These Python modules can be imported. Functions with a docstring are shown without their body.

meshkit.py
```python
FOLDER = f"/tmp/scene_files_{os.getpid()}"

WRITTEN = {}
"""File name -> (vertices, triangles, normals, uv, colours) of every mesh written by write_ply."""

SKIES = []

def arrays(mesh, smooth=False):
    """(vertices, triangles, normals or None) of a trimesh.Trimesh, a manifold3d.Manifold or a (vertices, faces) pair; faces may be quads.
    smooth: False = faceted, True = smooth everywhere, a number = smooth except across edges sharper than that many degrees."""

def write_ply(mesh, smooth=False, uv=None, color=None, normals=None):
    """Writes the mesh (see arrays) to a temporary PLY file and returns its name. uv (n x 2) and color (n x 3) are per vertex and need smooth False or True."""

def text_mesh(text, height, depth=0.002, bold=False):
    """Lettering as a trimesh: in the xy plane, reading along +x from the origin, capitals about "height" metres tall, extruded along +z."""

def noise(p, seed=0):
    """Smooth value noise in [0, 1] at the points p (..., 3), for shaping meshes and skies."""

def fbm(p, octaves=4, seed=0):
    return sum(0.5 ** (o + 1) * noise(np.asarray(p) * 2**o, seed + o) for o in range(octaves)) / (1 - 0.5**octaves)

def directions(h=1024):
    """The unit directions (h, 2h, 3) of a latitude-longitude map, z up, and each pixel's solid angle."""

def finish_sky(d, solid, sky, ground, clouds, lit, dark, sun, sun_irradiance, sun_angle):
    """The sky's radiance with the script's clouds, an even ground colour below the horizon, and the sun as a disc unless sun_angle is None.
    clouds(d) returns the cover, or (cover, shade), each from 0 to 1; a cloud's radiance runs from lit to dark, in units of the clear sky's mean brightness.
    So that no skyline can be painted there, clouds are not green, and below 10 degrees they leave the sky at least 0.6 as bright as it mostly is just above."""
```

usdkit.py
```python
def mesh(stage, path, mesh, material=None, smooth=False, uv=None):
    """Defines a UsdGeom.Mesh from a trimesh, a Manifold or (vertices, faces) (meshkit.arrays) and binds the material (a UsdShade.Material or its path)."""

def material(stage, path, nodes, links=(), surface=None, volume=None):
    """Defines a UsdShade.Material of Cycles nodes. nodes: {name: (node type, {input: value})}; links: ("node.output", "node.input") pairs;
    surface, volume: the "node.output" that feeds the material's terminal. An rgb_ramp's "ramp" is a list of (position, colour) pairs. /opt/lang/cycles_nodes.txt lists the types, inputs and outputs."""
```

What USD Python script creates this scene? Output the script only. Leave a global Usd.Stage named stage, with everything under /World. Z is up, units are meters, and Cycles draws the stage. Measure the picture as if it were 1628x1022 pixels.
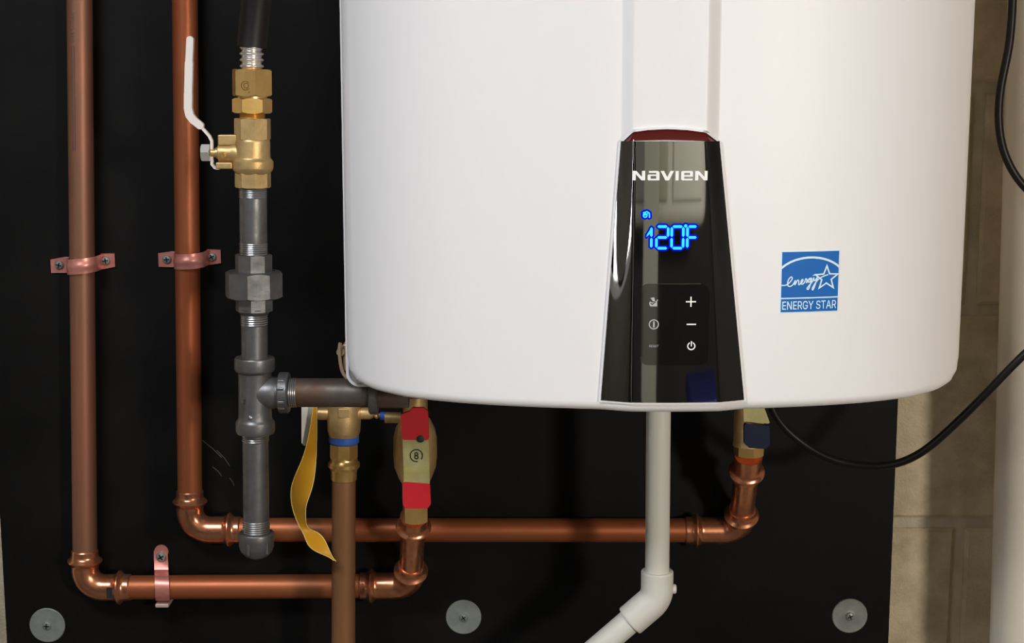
import math, numpy as np, trimesh, usdkit, meshkit
from pxr import Usd, UsdGeom, UsdLux, Gf, Sdf
from shapely.geometry import Polygon, LineString, Point, box as sbox
from shapely.ops import unary_union
from shapely import affinity
from scipy.spatial import Delaunay

stage = Usd.Stage.CreateInMemory()
UsdGeom.SetStageUpAxis(stage, 'Z'); UsdGeom.SetStageMetersPerUnit(stage, 1.0)
UsdGeom.Xform.Define(stage, '/World'); UsdGeom.Scope.Define(stage, '/World/Looks')

# ------------------------------------------------------------------ camera, lights, exposure
F, PITCH, DIST = 2420.0, math.radians(9.0), 1.35          # focal length in pixels (1628 wide), tilt down, metres to the board
EYE = np.array([0.0, -DIST, 1.35 + DIST * math.tan(PITCH)])
cam = UsdGeom.Camera.Define(stage, '/World/camera')
cam.CreateHorizontalApertureAttr(36.0); cam.CreateVerticalApertureAttr(36.0 * 1022 / 1628)
cam.CreateFocalLengthAttr(36.0 * F / 1628); cam.CreateClippingRangeAttr(Gf.Vec2f(0.02, 100))
cam.AddTranslateOp().Set(Gf.Vec3d(*EYE)); cam.AddRotateXOp().Set(90 - math.degrees(PITCH))
cam.CreateExposureAttr(0.36)

def rect_light(name, pos, target, w, h, power, color):
    l = UsdLux.RectLight.Define(stage, '/World/' + name)
    l.CreateWidthAttr(w); l.CreateHeightAttr(h); l.CreateIntensityAttr(power); l.CreateColorAttr(Gf.Vec3f(*color))
    z = np.array(pos, float) - np.array(target, float); z /= np.linalg.norm(z)
    x = np.cross([0, 0, 1.0] if abs(z[2]) < .9 else [0, 1.0, 0], z); x /= np.linalg.norm(x); y = np.cross(z, x)
    m = Gf.Matrix4d(*x, 0, *y, 0, *z, 0, *map(float, pos), 1)
    l.AddTransformOp().Set(m)
    return l

ROOM = dict(x0=-1.75, x1=2.35, y0=-3.4, y1=0.018, z1=2.45)
WIN = dict(y0=-3.0, y1=-1.7, z0=1.15, z1=2.15)                  # opening of the window in the left wall
rect_light('daylight', (ROOM['x0'] - 0.07, -2.35, 1.65), (0.2, -2.35, 1.65), 1.25, 0.95, 8.5, (0.94, 0.95, 1.0))        # daylight in the window of the left wall
rect_light('ceiling_light', (-0.60, -1.28, ROOM['z1'] - 0.075), (-0.60, -1.28, 0), 0.60, 0.30, 31.0, (0.87, 0.92, 1.0)) # the fitting on the ceiling above the camera
bulb = UsdLux.SphereLight.Define(stage, '/World/bulb_light')
bulb.CreateRadiusAttr(0.10); bulb.CreateIntensityAttr(146.0); bulb.CreateColorAttr(Gf.Vec3f(1.0, 0.91, 0.80))
bulb.AddTranslateOp().Set(Gf.Vec3d(1.07, -1.95, 1.62))                                                             # the globe lamp on the right

# ------------------------------------------------------------------ measuring helpers
def P(px, py, y):
    """The point at depth y (metres from the board) that lies on the sight line of pixel px, py of the measured photograph."""
    c, s = math.cos(PITCH), math.sin(PITCH)
    r, u = px - 814.0, 511.0 - py
    d = np.array([r, F * c + u * s, -F * s + u * c])
    return EYE + d * ((y - EYE[1]) / d[1])
def mpp(px, py, y):
    p = P(px, py, y) - EYE
    return float(p[1] * math.cos(PITCH) - p[2] * math.sin(PITCH)) / F
V = lambda *a: np.array(a, float)

# ------------------------------------------------------------------ scene helpers
taken = {}
def fresh(path):
    n = taken.get(path, 0); taken[path] = n + 1
    return path if n == 0 else f'{path}_{n:03d}'
class T:
    """A thing: an Xform at its base; its parts are meshes below it."""
    def __init__(s, name, label, cat, loc=(0, 0, 0), group=None):
        s.path = fresh('/World/' + name); s.loc = np.array(loc, float)
        x = UsdGeom.Xform.Define(stage, s.path); x.AddTranslateOp().Set(Gf.Vec3d(*map(float, s.loc)))
        p = x.GetPrim(); p.SetCustomDataByKey('label', label); p.SetCustomDataByKey('category', cat)
        if group: p.SetCustomDataByKey('group', group)
    def add(s, name, mesh, mat, parent=None, smooth=35, label=None):
        v, f = arr(mesh)
        path = fresh((parent or s.path) + '/' + name)
        m = usdkit.mesh(stage, path, trimesh.Trimesh(v - s.loc, f, process=False), '/World/Looks/' + mat, smooth=smooth)
        if label: m.GetPrim().SetCustomDataByKey('label', label)
        return path
def arr(mesh):
    if isinstance(mesh, list): mesh = trimesh.util.concatenate([trimesh.Trimesh(*arr(m), process=False) for m in mesh])
    if hasattr(mesh, 'to_mesh'):
        m = mesh.to_mesh(); return np.array(m.vert_properties[:, :3], float), np.array(m.tri_verts)
    return np.array(mesh.vertices, float), np.array(mesh.faces)
def struct(name, mesh, mat, parent=None, smooth=30):
    path = fresh((parent or '/World') + '/' + name)
    v, f = arr(mesh)
    m = usdkit.mesh(stage, path, trimesh.Trimesh(v, f, process=False), '/World/Looks/' + mat, smooth=smooth)
    if not parent: m.GetPrim().SetCustomDataByKey('kind', 'structure')
    return path

# ------------------------------------------------------------------ shapes
def frame(d, hint=(0, 0, 1)):
    d = V(*d); d /= np.linalg.norm(d)
    h = V(*hint)
    if abs(d @ h) > 0.95: h = V(0, -1, 0)
    a = np.cross(h, d); a /= np.linalg.norm(a); b = np.cross(d, a)
    return a, b, d
def lathe(A, d, prof, n=36, rot=0.0, close=True):
    """prof: (distance along d, radius) pairs, revolved about the line from A along d; n = 6 or 8 makes a nut."""
    a, b, d = frame(d); A = V(*A)
    ang = rot + np.arange(n) * 2 * math.pi / n
    ring = np.cos(ang)[:, None] * a + np.sin(ang)[:, None] * b
    v = np.concatenate([A + t * d + r * ring for t, r in prof]); f = []
    for i in range(len(prof) - 1):
        for j in range(n):
            k = (j + 1) % n; p, q = i * n, (i + 1) * n
            f += [(p + j, p + k, q + k), (p + j, q + k, q + j)]
    if close:
        v = np.vstack([v, A + prof[0][0] * d, A + prof[-1][0] * d]); m = len(v)
        for j in range(n):
            k = (j + 1) % n; q = (len(prof) - 1) * n
            f += [(m - 2, k, j), (m - 1, q + j, q + k)]
    return trimesh.Trimesh(v, f, process=False)
def nut(A, d, h, r, n=6, rot=0.0, ch=0.12):
    """A chamfered nut: a prism whose corners are cut by a cone at both ends."""
    import manifold3d as m3
    c = r * ch
    body = lathe(V(0, 0, 0), (0, 0, 1), [(0, r), (h, r)], n, rot)
    cut = lathe(V(0, 0, 0), (0, 0, 1), [(0, r - c), (c * 0.6, r * 1.002), (h - c * 0.6, r * 1.002), (h, r - c)], 48)
    mk = lambda t: m3.Manifold(m3.Mesh(np.asarray(t.vertices, np.float32), np.asarray(t.faces, np.uint32)))
    v, f = arr(mk(body) ^ mk(cut))
    a, b, dd = frame(d)
    return trimesh.Trimesh(V(*A) + v[:, :1] * a + v[:, 1:2] * b + v[:, 2:] * dd, f, process=False)
def fillet(pts, rad, step=0.0015):
    """A polyline with rounded corners, resampled evenly."""
    pts = [V(*p) for p in pts]; out = [pts[0]]
    for i in range(1, len(pts) - 1):
        p, a, b = pts[i], pts[i - 1] - pts[i], pts[i + 1] - pts[i]
        la, lb = np.linalg.norm(a), np.linalg.norm(b); a /= la; b /= lb
        th = math.acos(np.clip(a @ b, -1, 1)); r = rad if np.ndim(rad) == 0 else rad[i - 1]
        t = min(r / math.tan(th / 2), la * 0.49, lb * 0.49); r = t * math.tan(th / 2)
        bis = a + b; bis /= np.linalg.norm(bis); c = p + bis * r / math.sin(th / 2)
        s, e = p + a * t, p + b * t
        for w in np.linspace(0, 1, 14):
            phi = (math.pi - th); u, v_ = s - c, e - c
            out.append(c + (math.sin((1 - w) * phi) * u + math.sin(w * phi) * v_) / math.sin(phi))
    out.append(pts[-1]); return resample(out, step)
def resample(p, step):
    p = np.array(p); L = np.r_[0, np.cumsum(np.linalg.norm(np.diff(p, axis=0), axis=1))]
    n = max(2, int(L[-1] / step) + 1); t = np.linspace(0, L[-1], n)
    return np.stack([np.interp(t, L, p[:, k]) for k in range(3)], 1)
def smooth_path(pts, step=0.004):
    from scipy.interpolate import CubicSpline
    p = np.array([V(*q) for q in pts]); L = np.r_[0, np.cumsum(np.linalg.norm(np.diff(p, axis=0), axis=1))]
    return resample(CubicSpline(L, p)(np.linspace(0, L[-1], 400)), step)
def sweep(path, r, n=28, close=True):
    """A round tube along the path; r: a radius, or a function of the distance from the start (and of the total)."""
    p = np.array(path); t = np.gradient(p, axis=0); t /= np.linalg.norm(t, axis=1, keepdims=True)
    L = np.r_[0, np.cumsum(np.linalg.norm(np.diff(p, axis=0), axis=1))]
    a, b, _ = frame(t[0]); rings = []
    ang = np.arange(n) * 2 * math.pi / n
    for i in range(len(p)):
        a = a - t[i] * (a @ t[i]); a /= np.linalg.norm(a); b = np.cross(t[i], a)
        rr = r(L[i], L[-1]) if callable(r) else r
        rings.append(p[i] + rr * (np.cos(ang)[:, None] * a + np.sin(ang)[:, None] * b))
    v = np.concatenate(rings); f = []
    for i in range(len(p) - 1):
        for j in range(n):
            k = (j + 1) % n; q, w = i * n, (i + 1) * n
            f += [(q + j, q + k, w + k), (q + j, w + k, w + j)]
    if close:
        v = np.vstack([v, p[0], p[-1]]); m = len(v); q = (len(p) - 1) * n
        for j in range(n):
            k = (j + 1) % n
            f += [(m - 2, k, j), (m - 1, q + j, q + k)]
    return trimesh.Trimesh(v, f, process=False)
def plate(poly, y_back, thick, edge=None, surf=None):
    """A polygon in x, z, extruded towards the camera from y_back; surf(x, z) bends it over a surface."""
    geoms = list(poly.geoms) if hasattr(poly, 'geoms') else [poly]; out = []
    for g in geoms:
        if g.area < 1e-12: continue
        m = trimesh.creation.extrude_polygon(g, thick)
        v, f = np.array(m.vertices), np.array(m.faces)
        if edge: v, f = trimesh.remesh.subdivide_to_size(v, f, edge)
        w = np.stack([v[:, 0], y_back - v[:, 2], v[:, 1]], 1)
        if surf is not None: w[:, 1] += surf(w[:, 0], w[:, 2])
        out.append(trimesh.Trimesh(w, f, process=False))
    return trimesh.util.concatenate(out)
def rbox(lo, hi, r=0.002):
    """A box with rounded edges."""
    import manifold3d as m3
    lo, hi = np.minimum(V(*lo), V(*hi)), np.maximum(V(*lo), V(*hi)); r = min(r, 0.49 * (hi - lo).min())
    s = m3.Manifold.sphere(r, 12)
    pts = [s.translate(tuple(float(x) for x in [(lo, hi)[i][0] + (r, -r)[i], (lo, hi)[j][1] + (r, -r)[j], (lo, hi)[k][2] + (r, -r)[k]])) for i in (0, 1) for j in (0, 1) for k in (0, 1)]
    return trimesh.Trimesh(*arr(m3.Manifold.batch_hull(pts)), process=False)
def bbox(lo, hi):
    lo, hi = V(*lo), V(*hi); m = trimesh.creation.box(hi - lo); m.apply_translation((lo + hi) / 2); return m
def sstep(a, b, x):
    t = np.clip((np.asarray(x, float) - a) / (b - a), 0, 1); return t * t * (3 - 2 * t)

# ------------------------------------------------------------------ materials
def mat(name, base, rough=0.5, metal=0.0, base2=None, scale=20.0, detail=4.0, ramp=(0.35, 0.65), bump=0.0, bscale=200.0, bdist=0.001, rough2=None, stretch=(1, 1, 1), **kw):
    n = {'g': ('geometry', {}), 'map': ('mapping', {'scale': stretch}), 'p': ('principled_bsdf', dict(base_color=base, roughness=rough, metallic=metal, **kw))}
    l = [('g.position', 'map.vector')]
    if base2 is not None or rough2 is not None:
        n['n'] = ('noise_texture', {'scale': scale, 'detail': detail, 'roughness': 0.6}); l.append(('map.vector', 'n.vector'))
        if base2 is not None:
            n['r'] = ('rgb_ramp', {'ramp': [(ramp[0], base), (ramp[1], base2)]}); l += [('n.fac', 'r.fac'), ('r.color', 'p.base_color')]
        if rough2 is not None:
            n['mr'] = ('map_range', {'from_min': ramp[0], 'from_max': ramp[1], 'to_min': rough, 'to_max': rough2, 'clamp': True}); l += [('n.fac', 'mr.value'), ('mr.result', 'p.roughness')]
    if bump:
        n['bn'] = ('noise_texture', {'scale': bscale, 'detail': 5.0, 'roughness': 0.65}); n['b'] = ('bump', {'strength': bump, 'distance': bdist})
        l += [('g.position', 'bn.vector'), ('bn.fac', 'b.height'), ('b.normal', 'p.normal')]
    usdkit.material(stage, '/World/Looks/' + name, n, l, surface='p.BSDF')
mat('white_enamel', (0.82, 0.805, 0.80), 0.42, specular_ior_level=0.36, bump=0.04, bscale=420, bdist=0.0004)
mat('white_case', (0.78, 0.75, 0.72), 0.4)
mat('seam_grey', (0.25, 0.24, 0.23), 0.6)
mat('black_gloss', (0.003, 0.003, 0.003), 0.03, ior=3.0)
mat('black_pad', (0.004, 0.004, 0.004), 0.045, ior=2.0)
mat('red_trim', (0.085, 0.008, 0.006), 0.08, ior=1.6)
mat('print_white', (0.92, 0.92, 0.88), 0.4)
mat('print_dark', (0.10, 0.055, 0.05), 0.6)
mat('print_grey', (0.45, 0.45, 0.45), 0.5)
mat('label_blue', (0.003, 0.125, 0.45), 0.5, specular_ior_level=0.2)
mat('label_white', (0.62, 0.80, 0.90), 0.4)
usdkit.material(stage, '/World/Looks/led_blue', {'e': ('emission', {'color': (0.022, 0.30, 1.0), 'strength': 2.2})}, [], surface='e.emission')
usdkit.material(stage, '/World/Looks/halo_deep', {'e': ('emission', {'color': (0.0, 0.012, 1.0), 'strength': 0.55})}, [], surface='e.emission')  # emissive blue for the halo painted round the display
mat('board_black', (0.0028, 0.0026, 0.0024), 0.5, specular_ior_level=0.14, base2=(0.0068, 0.0062, 0.0056), scale=7, detail=8, ramp=(0.4, 0.75), rough2=0.65, bump=0.35, bscale=90, bdist=0.0006)
mat('scuff', (0.06, 0.06, 0.058), 0.7)
mat('copper_tube', (0.42, 0.112, 0.042), 0.42, 0.62, base2=(0.33, 0.12, 0.044), scale=9, ramp=(0.38, 0.68), stretch=(1, 1, 0.35), rough2=0.5)
mat('copper_tube_brown', (0.33, 0.13, 0.08), 0.46, 0.6, base2=(0.21, 0.12, 0.068), scale=8, ramp=(0.38, 0.62), stretch=(1, 1, 0.4), rough2=0.52)
mat('copper_dull', (0.25, 0.105, 0.038), 0.5, 0.3, base2=(0.20, 0.09, 0.036), scale=10)
mat('copper_fitting', (0.85, 0.36, 0.19), 0.20, 0.92, base2=(0.68, 0.27, 0.14), scale=40, rough2=0.32)
mat('copper_strap', (0.72, 0.30, 0.25), 0.36, 0.55, base2=(0.62, 0.22, 0.17), scale=60)
mat('brass', (0.84, 0.55, 0.20), 0.28, 0.82, base2=(0.74, 0.46, 0.15), scale=70, bump=0.15, bscale=500, bdist=0.0004)
mat('brass_dark', (0.20, 0.11, 0.03), 0.5, 0.5)
mat('brass_cast', (0.66, 0.46, 0.205), 0.42, 0.65, base2=(0.54, 0.36, 0.15), scale=90, bump=0.3, bscale=600, bdist=0.0005)
mat('black_iron', (0.20, 0.20, 0.20), 0.36, 0.75, base2=(0.12, 0.118, 0.116), scale=45, rough2=0.55, bump=0.25, bscale=350, bdist=0.0005)
mat('iron_thread', (0.34, 0.34, 0.34), 0.3, 0.9)
mat('iron_rusty', (0.15, 0.135, 0.125), 0.42, 0.6, base2=(0.12, 0.07, 0.045), scale=25, rough2=0.6)
mat('stainless', (0.85, 0.82, 0.78), 0.30, 0.9)
mat('hose_black', (0.0065, 0.0048, 0.0052), 0.5, specular_ior_level=0.3)
mat('tab_pink', (0.55, 0.40, 0.34), 0.5, 0.3)
mat('zinc', (0.30, 0.33, 0.31), 0.45, 0.5, base2=(0.22, 0.245, 0.23), scale=60, rough2=0.55)
mat('screw_steel', (0.33, 0.36, 0.33), 0.45, 0.7)
mat('screw_dark', (0.01, 0.012, 0.01), 0.6)
mat('vinyl_white', (0.80, 0.74, 0.70), 0.4)
mat('handle_steel', (0.66, 0.64, 0.60), 0.35, 0.6)
mat('handle_plate', (0.70, 0.66, 0.32), 0.3, 0.55, base2=(0.56, 0.51, 0.21), scale=60)
mat('vinyl_red', (0.52, 0.012, 0.022), 0.42)
mat('vinyl_blue', (0.003, 0.009, 0.035), 0.32)
mat('band_blue', (0.035, 0.14, 0.58), 0.4)
mat('tag_yellow', (0.60, 0.285, 0.008), 0.5)
mat('tag_edge', (0.75, 0.58, 0.16), 0.5)
mat('tag_white', (0.80, 0.82, 0.75), 0.6)
mat('pvc', (0.70, 0.685, 0.62), 0.45)
mat('pvc_vent', (0.74, 0.67, 0.54), 0.42)
mat('cord_black', (0.008, 0.0055, 0.005), 0.42, specular_ior_level=0.25)
mat('latch_tan', (0.48, 0.33, 0.22), 0.4, 0.3)
mat('block', (0.66, 0.56, 0.38), 0.9, base2=(0.46, 0.385, 0.255), scale=38, detail=10, ramp=(0.36, 0.68), bump=0.8, bscale=420, bdist=0.002)
mat('block_pale', (0.70, 0.60, 0.42), 0.9, base2=(0.50, 0.42, 0.285), scale=34, detail=10, ramp=(0.36, 0.68), bump=0.8, bscale=420, bdist=0.002)
mat('mortar', (0.58, 0.52, 0.39), 0.95, base2=(0.45, 0.39, 0.29), scale=30, bump=0.7, bscale=260, bdist=0.002)
mat('room_wall', (0.20, 0.18, 0.15), 0.9, base2=(0.16, 0.145, 0.12), scale=3)
mat('room_dark', (0.035, 0.03, 0.026), 0.8, base2=(0.022, 0.02, 0.018), scale=3)
mat('room_floor', (0.12, 0.115, 0.105), 0.7, base2=(0.09, 0.085, 0.08), scale=4)
mat('room_ceiling', (0.22, 0.20, 0.18), 0.9)
mat('room_cream', (0.72, 0.72, 0.62), 0.5)
mat('room_olive', (0.46, 0.47, 0.37), 0.45)
mat('bin_blue', (0.010, 0.014, 0.13), 0.35)
mat('wood_dark', (0.05, 0.035, 0.025), 0.5)
mat('lamp_white', (0.75, 0.74, 0.7), 0.5)
usdkit.material(stage, '/World/Looks/lamp_glow', {'e': ('emission', {'color': (1.0, 0.93, 0.84), 'strength': 7.0})}, [], surface='e.emission')
usdkit.material(stage, '/World/Looks/bulb_glow', {'e': ('emission', {'color': (1.0, 0.78, 0.55), 'strength': 20.0})}, [], surface='e.emission')
usdkit.material(stage, '/World/Looks/pane_glass', {'t': ('transparent_bsdf', {}), 'g': ('glossy_bsdf', {'roughness': 0.02, 'color': (1, 1, 1)}), 'f': ('fresnel', {'IOR': 1.45}), 'm': ('mix_closure', {})},
                [('f.fac', 'm.fac'), ('t.BSDF', 'm.closure1'), ('g.BSDF', 'm.closure2')], surface='m.closure')

# ------------------------------------------------------------------ the room
x0, x1, y0, y1, z1 = (ROOM[k] for k in ('x0', 'x1', 'y0', 'y1', 'z1'))
struct('floor', bbox((x0 - .1, y0 - .1, -0.1), (x1 + .1, y1 + .3, 0)), 'room_floor')
struct('ceiling', bbox((x0 - .1, y0 - .1, z1), (x1 + .1, y1 + .3, z1 + .1)), 'room_ceiling')
struct('wall_right', bbox((x1, y0, 0), (x1 + .1, y1 + .2, z1)), 'room_dark')
struct('wall_front', bbox((x0, y0 - .1, 0), (x1, y0, z1)), 'room_dark')
WY0, WY1, WZ0, WZ1 = (WIN[k] for k in ('y0', 'y1', 'z0', 'z1'))                      # window opening in the left wall
struct('wall_left', [bbox((x0 - .1, y0, 0), (x0, WY0, z1)), bbox((x0 - .1, WY1, 0), (x0, y1 + .2, z1)), bbox((x0 - .1, WY0, 0), (x0, WY1, WZ0)), bbox((x0 - .1, WY0, WZ1), (x0, WY1, z1))], 'room_wall')
wf = .05
win = struct('window_1', [bbox((x0 - .08, WY0, WZ0), (x0 - .01, WY0 + wf, WZ1)), bbox((x0 - .08, WY1 - wf, WZ0), (x0 - .01, WY1, WZ1)), bbox((x0 - .08, WY0, WZ0), (x0 - .01, WY1, WZ0 + wf)),
                          bbox((x0 - .08, WY0, WZ1 - wf), (x0 - .01, WY1, WZ1)), bbox((x0 - .07, (WY0 + WY1) / 2 - .02, WZ0), (x0 - .015, (WY0 + WY1) / 2 + .02, WZ1))], 'lamp_white')
struct('pane', bbox((x0 - .06, WY0 + wf, WZ0 + wf), (x0 - .056, WY1 - wf, WZ1 - wf)), 'pane_glass', win)
# the block wall behind the board: a mortar bed with the blocks that show beside the board
BOARD_X0, BOARD_X1 = P(4.5, 900, 0)[0], P(1419.5, 840, 0)[0]
BOARD_Z0, BOARD_Z1 = P(814, 1022, 0)[2] - 0.22, 2.2
wall = struct('wall_back', bbox((x0 - .1, y1 + .0045, 0), (x1 + .1, y1 + .2, z1)), 'mortar')
CH, CL, JT = 0.2, 0.4, 0.0105
jz = P(1470, 832, y1)[2]; jx = P(1523, 930, y1)[0]
rng = np.random.default_rng(4)
for r in range(-7, 7):
    zb, zt = jz + r * CH + JT / 2, jz + (r + 1) * CH - JT / 2
    if zt < 0.02 or zb > z1 - 0.02: continue
    zb, zt = max(zb, 0.0), min(zt, z1)
    off = jx if r % 2 else jx + CL / 2
    for k in range(-7, 6):
        xa, xb = off + k * CL + JT / 2, off + (k + 1) * CL - JT / 2
        xa, xb = max(xa, x0), min(xb, x1)
        if xb - xa < 0.03 or (xa > BOARD_X0 + 0.01 and xb < BOARD_X1 - 0.01 and zb > BOARD_Z0 and zt < BOARD_Z1): continue
        if xa < BOARD_X0 - 0.75 or xb > BOARD_X1 + 0.95: continue
        pr = y1 + rng.uniform(-.0006, .0006); c = 0.003
        pl = Polygon([(xa, zb), (xb, zb), (xb, zt), (xa, zt)])
        lo = np.array(pl.buffer(-c, join_style=2).exterior.coords)[:4]; hi = np.array(pl.exterior.coords)[:4]
        va = [(x, y1 + .02, z) for x, z in hi] + [(x, pr + c, z) for x, z in hi]
        import manifold3d as m3
        va += [(x, pr, z) for x, z in np.array(sbox(xa + c, zb + c, xb - c, zt - c).exterior.coords)[:4]]
        blk = m3.Manifold.hull_points(np.array(va, np.float64))
        struct('block', blk, ('block', 'block_pale')[rng.integers(2)], wall, smooth=False)

# ------------------------------------------------------------------ mounting board
b = T('mounting_board', 'large black-painted plywood board on the block wall behind the pipes', 'board', ((BOARD_X0 + BOARD_X1) / 2, 0.018, BOARD_Z0))
bd = b.add('panel', bbox((BOARD_X0, 0, BOARD_Z0), (BOARD_X1, 0.0178, BOARD_Z1)), 'board_black', smooth=False)
sc = []
for (xa, ya, xb, yb) in [(322, 700, 352, 727), (345, 716, 365, 740), (338, 742, 352, 756), (300, 735, 318, 757), (365, 760, 372, 772)]:
    p, q = P(xa, ya, 0), P(xb, yb, 0)
    ln = LineString([(p[0], p[2]), ((p[0] + q[0]) / 2 + .001, (p[2] + q[2]) / 2), (q[0], q[2])]).buffer(0.00035)
    sc.append(plate(ln, 0.0, 0.00015))
b.add('scuff_mark', sc, 'scuff', label='pale scratch on the black paint')

# ------------------------------------------------------------------ small hardware
def cross_recess(c, d, r):
    a, bb, d = frame(d); out = []
    for u, w in ((a, bb), (bb, a)):
        pts = [V(*c) + s * u * r + t * w * r * 0.2 + k * d * r * 0.12 for s in (-1, 1) for t in (-1, 1) for k in (0, 1)]
        import manifold3d as m3
        out.append(m3.Manifold.hull_points(np.array(pts)))
    return out
def screw(t, c, r, rot=0.4, parent=None, m='screw_steel'):
    """A pan-head cross screw facing the camera."""
    s = t.add('screw', lathe(V(*c) + V(0, 0.001, 0), (0, -1, 0), [(0, r), (r * 0.28 + .001, r), (r * 0.5 + .001, r * 0.8), (r * 0.58 + .001, r * 0.4), (r * 0.6 + .001, 0.0001)], 24), m, parent)
    ca, sa = math.cos(rot), math.sin(rot); cc = V(*c) + V(0, -r * 0.56, 0); out = []
    import manifold3d as m3
    for (ux, uz), (wx, wz) in (((ca, sa), (-sa, ca)), ((-sa, ca), (ca, sa))):
        out.append(m3.Manifold.hull_points(np.array([cc + V(i * ux + j * .22 * wx, k, i * uz + j * .22 * wz) * r * V(.62, .12, .62) for i in (-1, 1) for j in (-1, 1) for k in (-1, 1)])))
    t.add('cross_slot', out, 'screw_dark', s, smooth=False)
for px, py, lab in ((75, 994, 'round zinc washer and screw in the bottom left corner of the black board'), (737, 981, 'round zinc washer and screw low on the board between the two drain pipes'),
                    (1351, 979, 'round zinc washer and screw in the bottom right corner of the black board')):
    c = P(px, py, -0.001); r = 28.3 * mpp(px, py, 0)
    t = T('fender_washer', lab, 'washer', (c[0], 0, c[2]))
    t.add('disc', lathe((c[0], 0.0, c[2]), (0, -1, 0), [(0, r), (.0008, r), (.0014, r - .0006), (.0014, r - .002), (.0012, r - .0025), (.0012, .006), (.0018, .0048)], 64), 'zinc')
    screw(t, (c[0], -.0016, c[2]), 6.6 * mpp(px, py, 0), 0.3 + px)

# ------------------------------------------------------------------ copper water lines
YC = -0.0168                                                    # axis of the pipes clamped to the board
TR = 19.6 * mpp(400, 500, YC)                                   # tube radius, 3/4 inch nominal
def press_profile(la, lb, r):
    def f(s, L):
        q = r + 0.0012
        for e in (s, L - s):
            if e < 0.0008: q = r + 0.0004
            q += 0.0036 * math.exp(-((e - 0.0105) / 0.0026) ** 2) if e < 0.03 else 0
        return q
    return f
def press_elbow(A, C, B, rad):
    return sweep(fillet([A, C, B], rad, 0.0011), press_profile(0, 0, TR), 36)
def along(a, b, d):
    a, b = V(*a), V(*b); return a + (b - a) / np.linalg.norm(b - a) * d
# left line
t = T('copper_water_line', 'leftmost copper pipe, running down the board and along under the heater to the red valve', 'copper pipe', (P(135, 935, YC)[0], 0, P(135, 935, YC)[2]))
top, cor = P(126.3, 0, YC), P(135.5, 934, YC); top = top + (top - cor) / (top[2] - cor[2]) * 0.35
cor2 = P(652, 931, YC); up2 = P(659, 806, -0.088)
t.add('pipe', sweep([top, along(top, cor, np.linalg.norm(cor - top) * .5), along(cor, top, .022)], TR, 40), 'copper_tube_brown')
t.add('press_elbow', press_elbow(along(cor, top, .036), cor, along(cor, cor2, .042), .020), 'copper_fitting', label='shiny press elbow at the lower left corner')
mk = along(cor, cor2, .026) + V(0, -TR - .0012, -.0005)
t.add('size_mark', rbox(mk + V(-.0035, -.0004, -.0055), mk + V(.0035, .0012, .0045), .0004), 'screw_dark', label='small dark printed mark on the elbow')
t.add('pipe', sweep([along(cor, cor2, .026), along(cor2, cor, .025)], TR, 40), 'copper_tube')
t.add('press_elbow', press_elbow(along(cor2, cor, .046), cor2, along(cor2, up2, .034), .017), 'copper_fitting', label='shiny press elbow under the red valve')
t.add('pipe', sweep([along(cor2, up2, .02), along(up2, cor2, .0145)], TR * .97, 40), 'copper_fitting')
L = np.linalg.norm(up2 - cor2)
t.add('press_coupling', sweep(resample([along(up2, cor2, .036), along(up2, cor2, .0135)], .0008), lambda s, L: TR + .0010 + .0036 * math.exp(-((s - .008) / .0024) ** 2), 36), 'copper_fitting')
pm, rs = [], np.random.default_rng(3)
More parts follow.
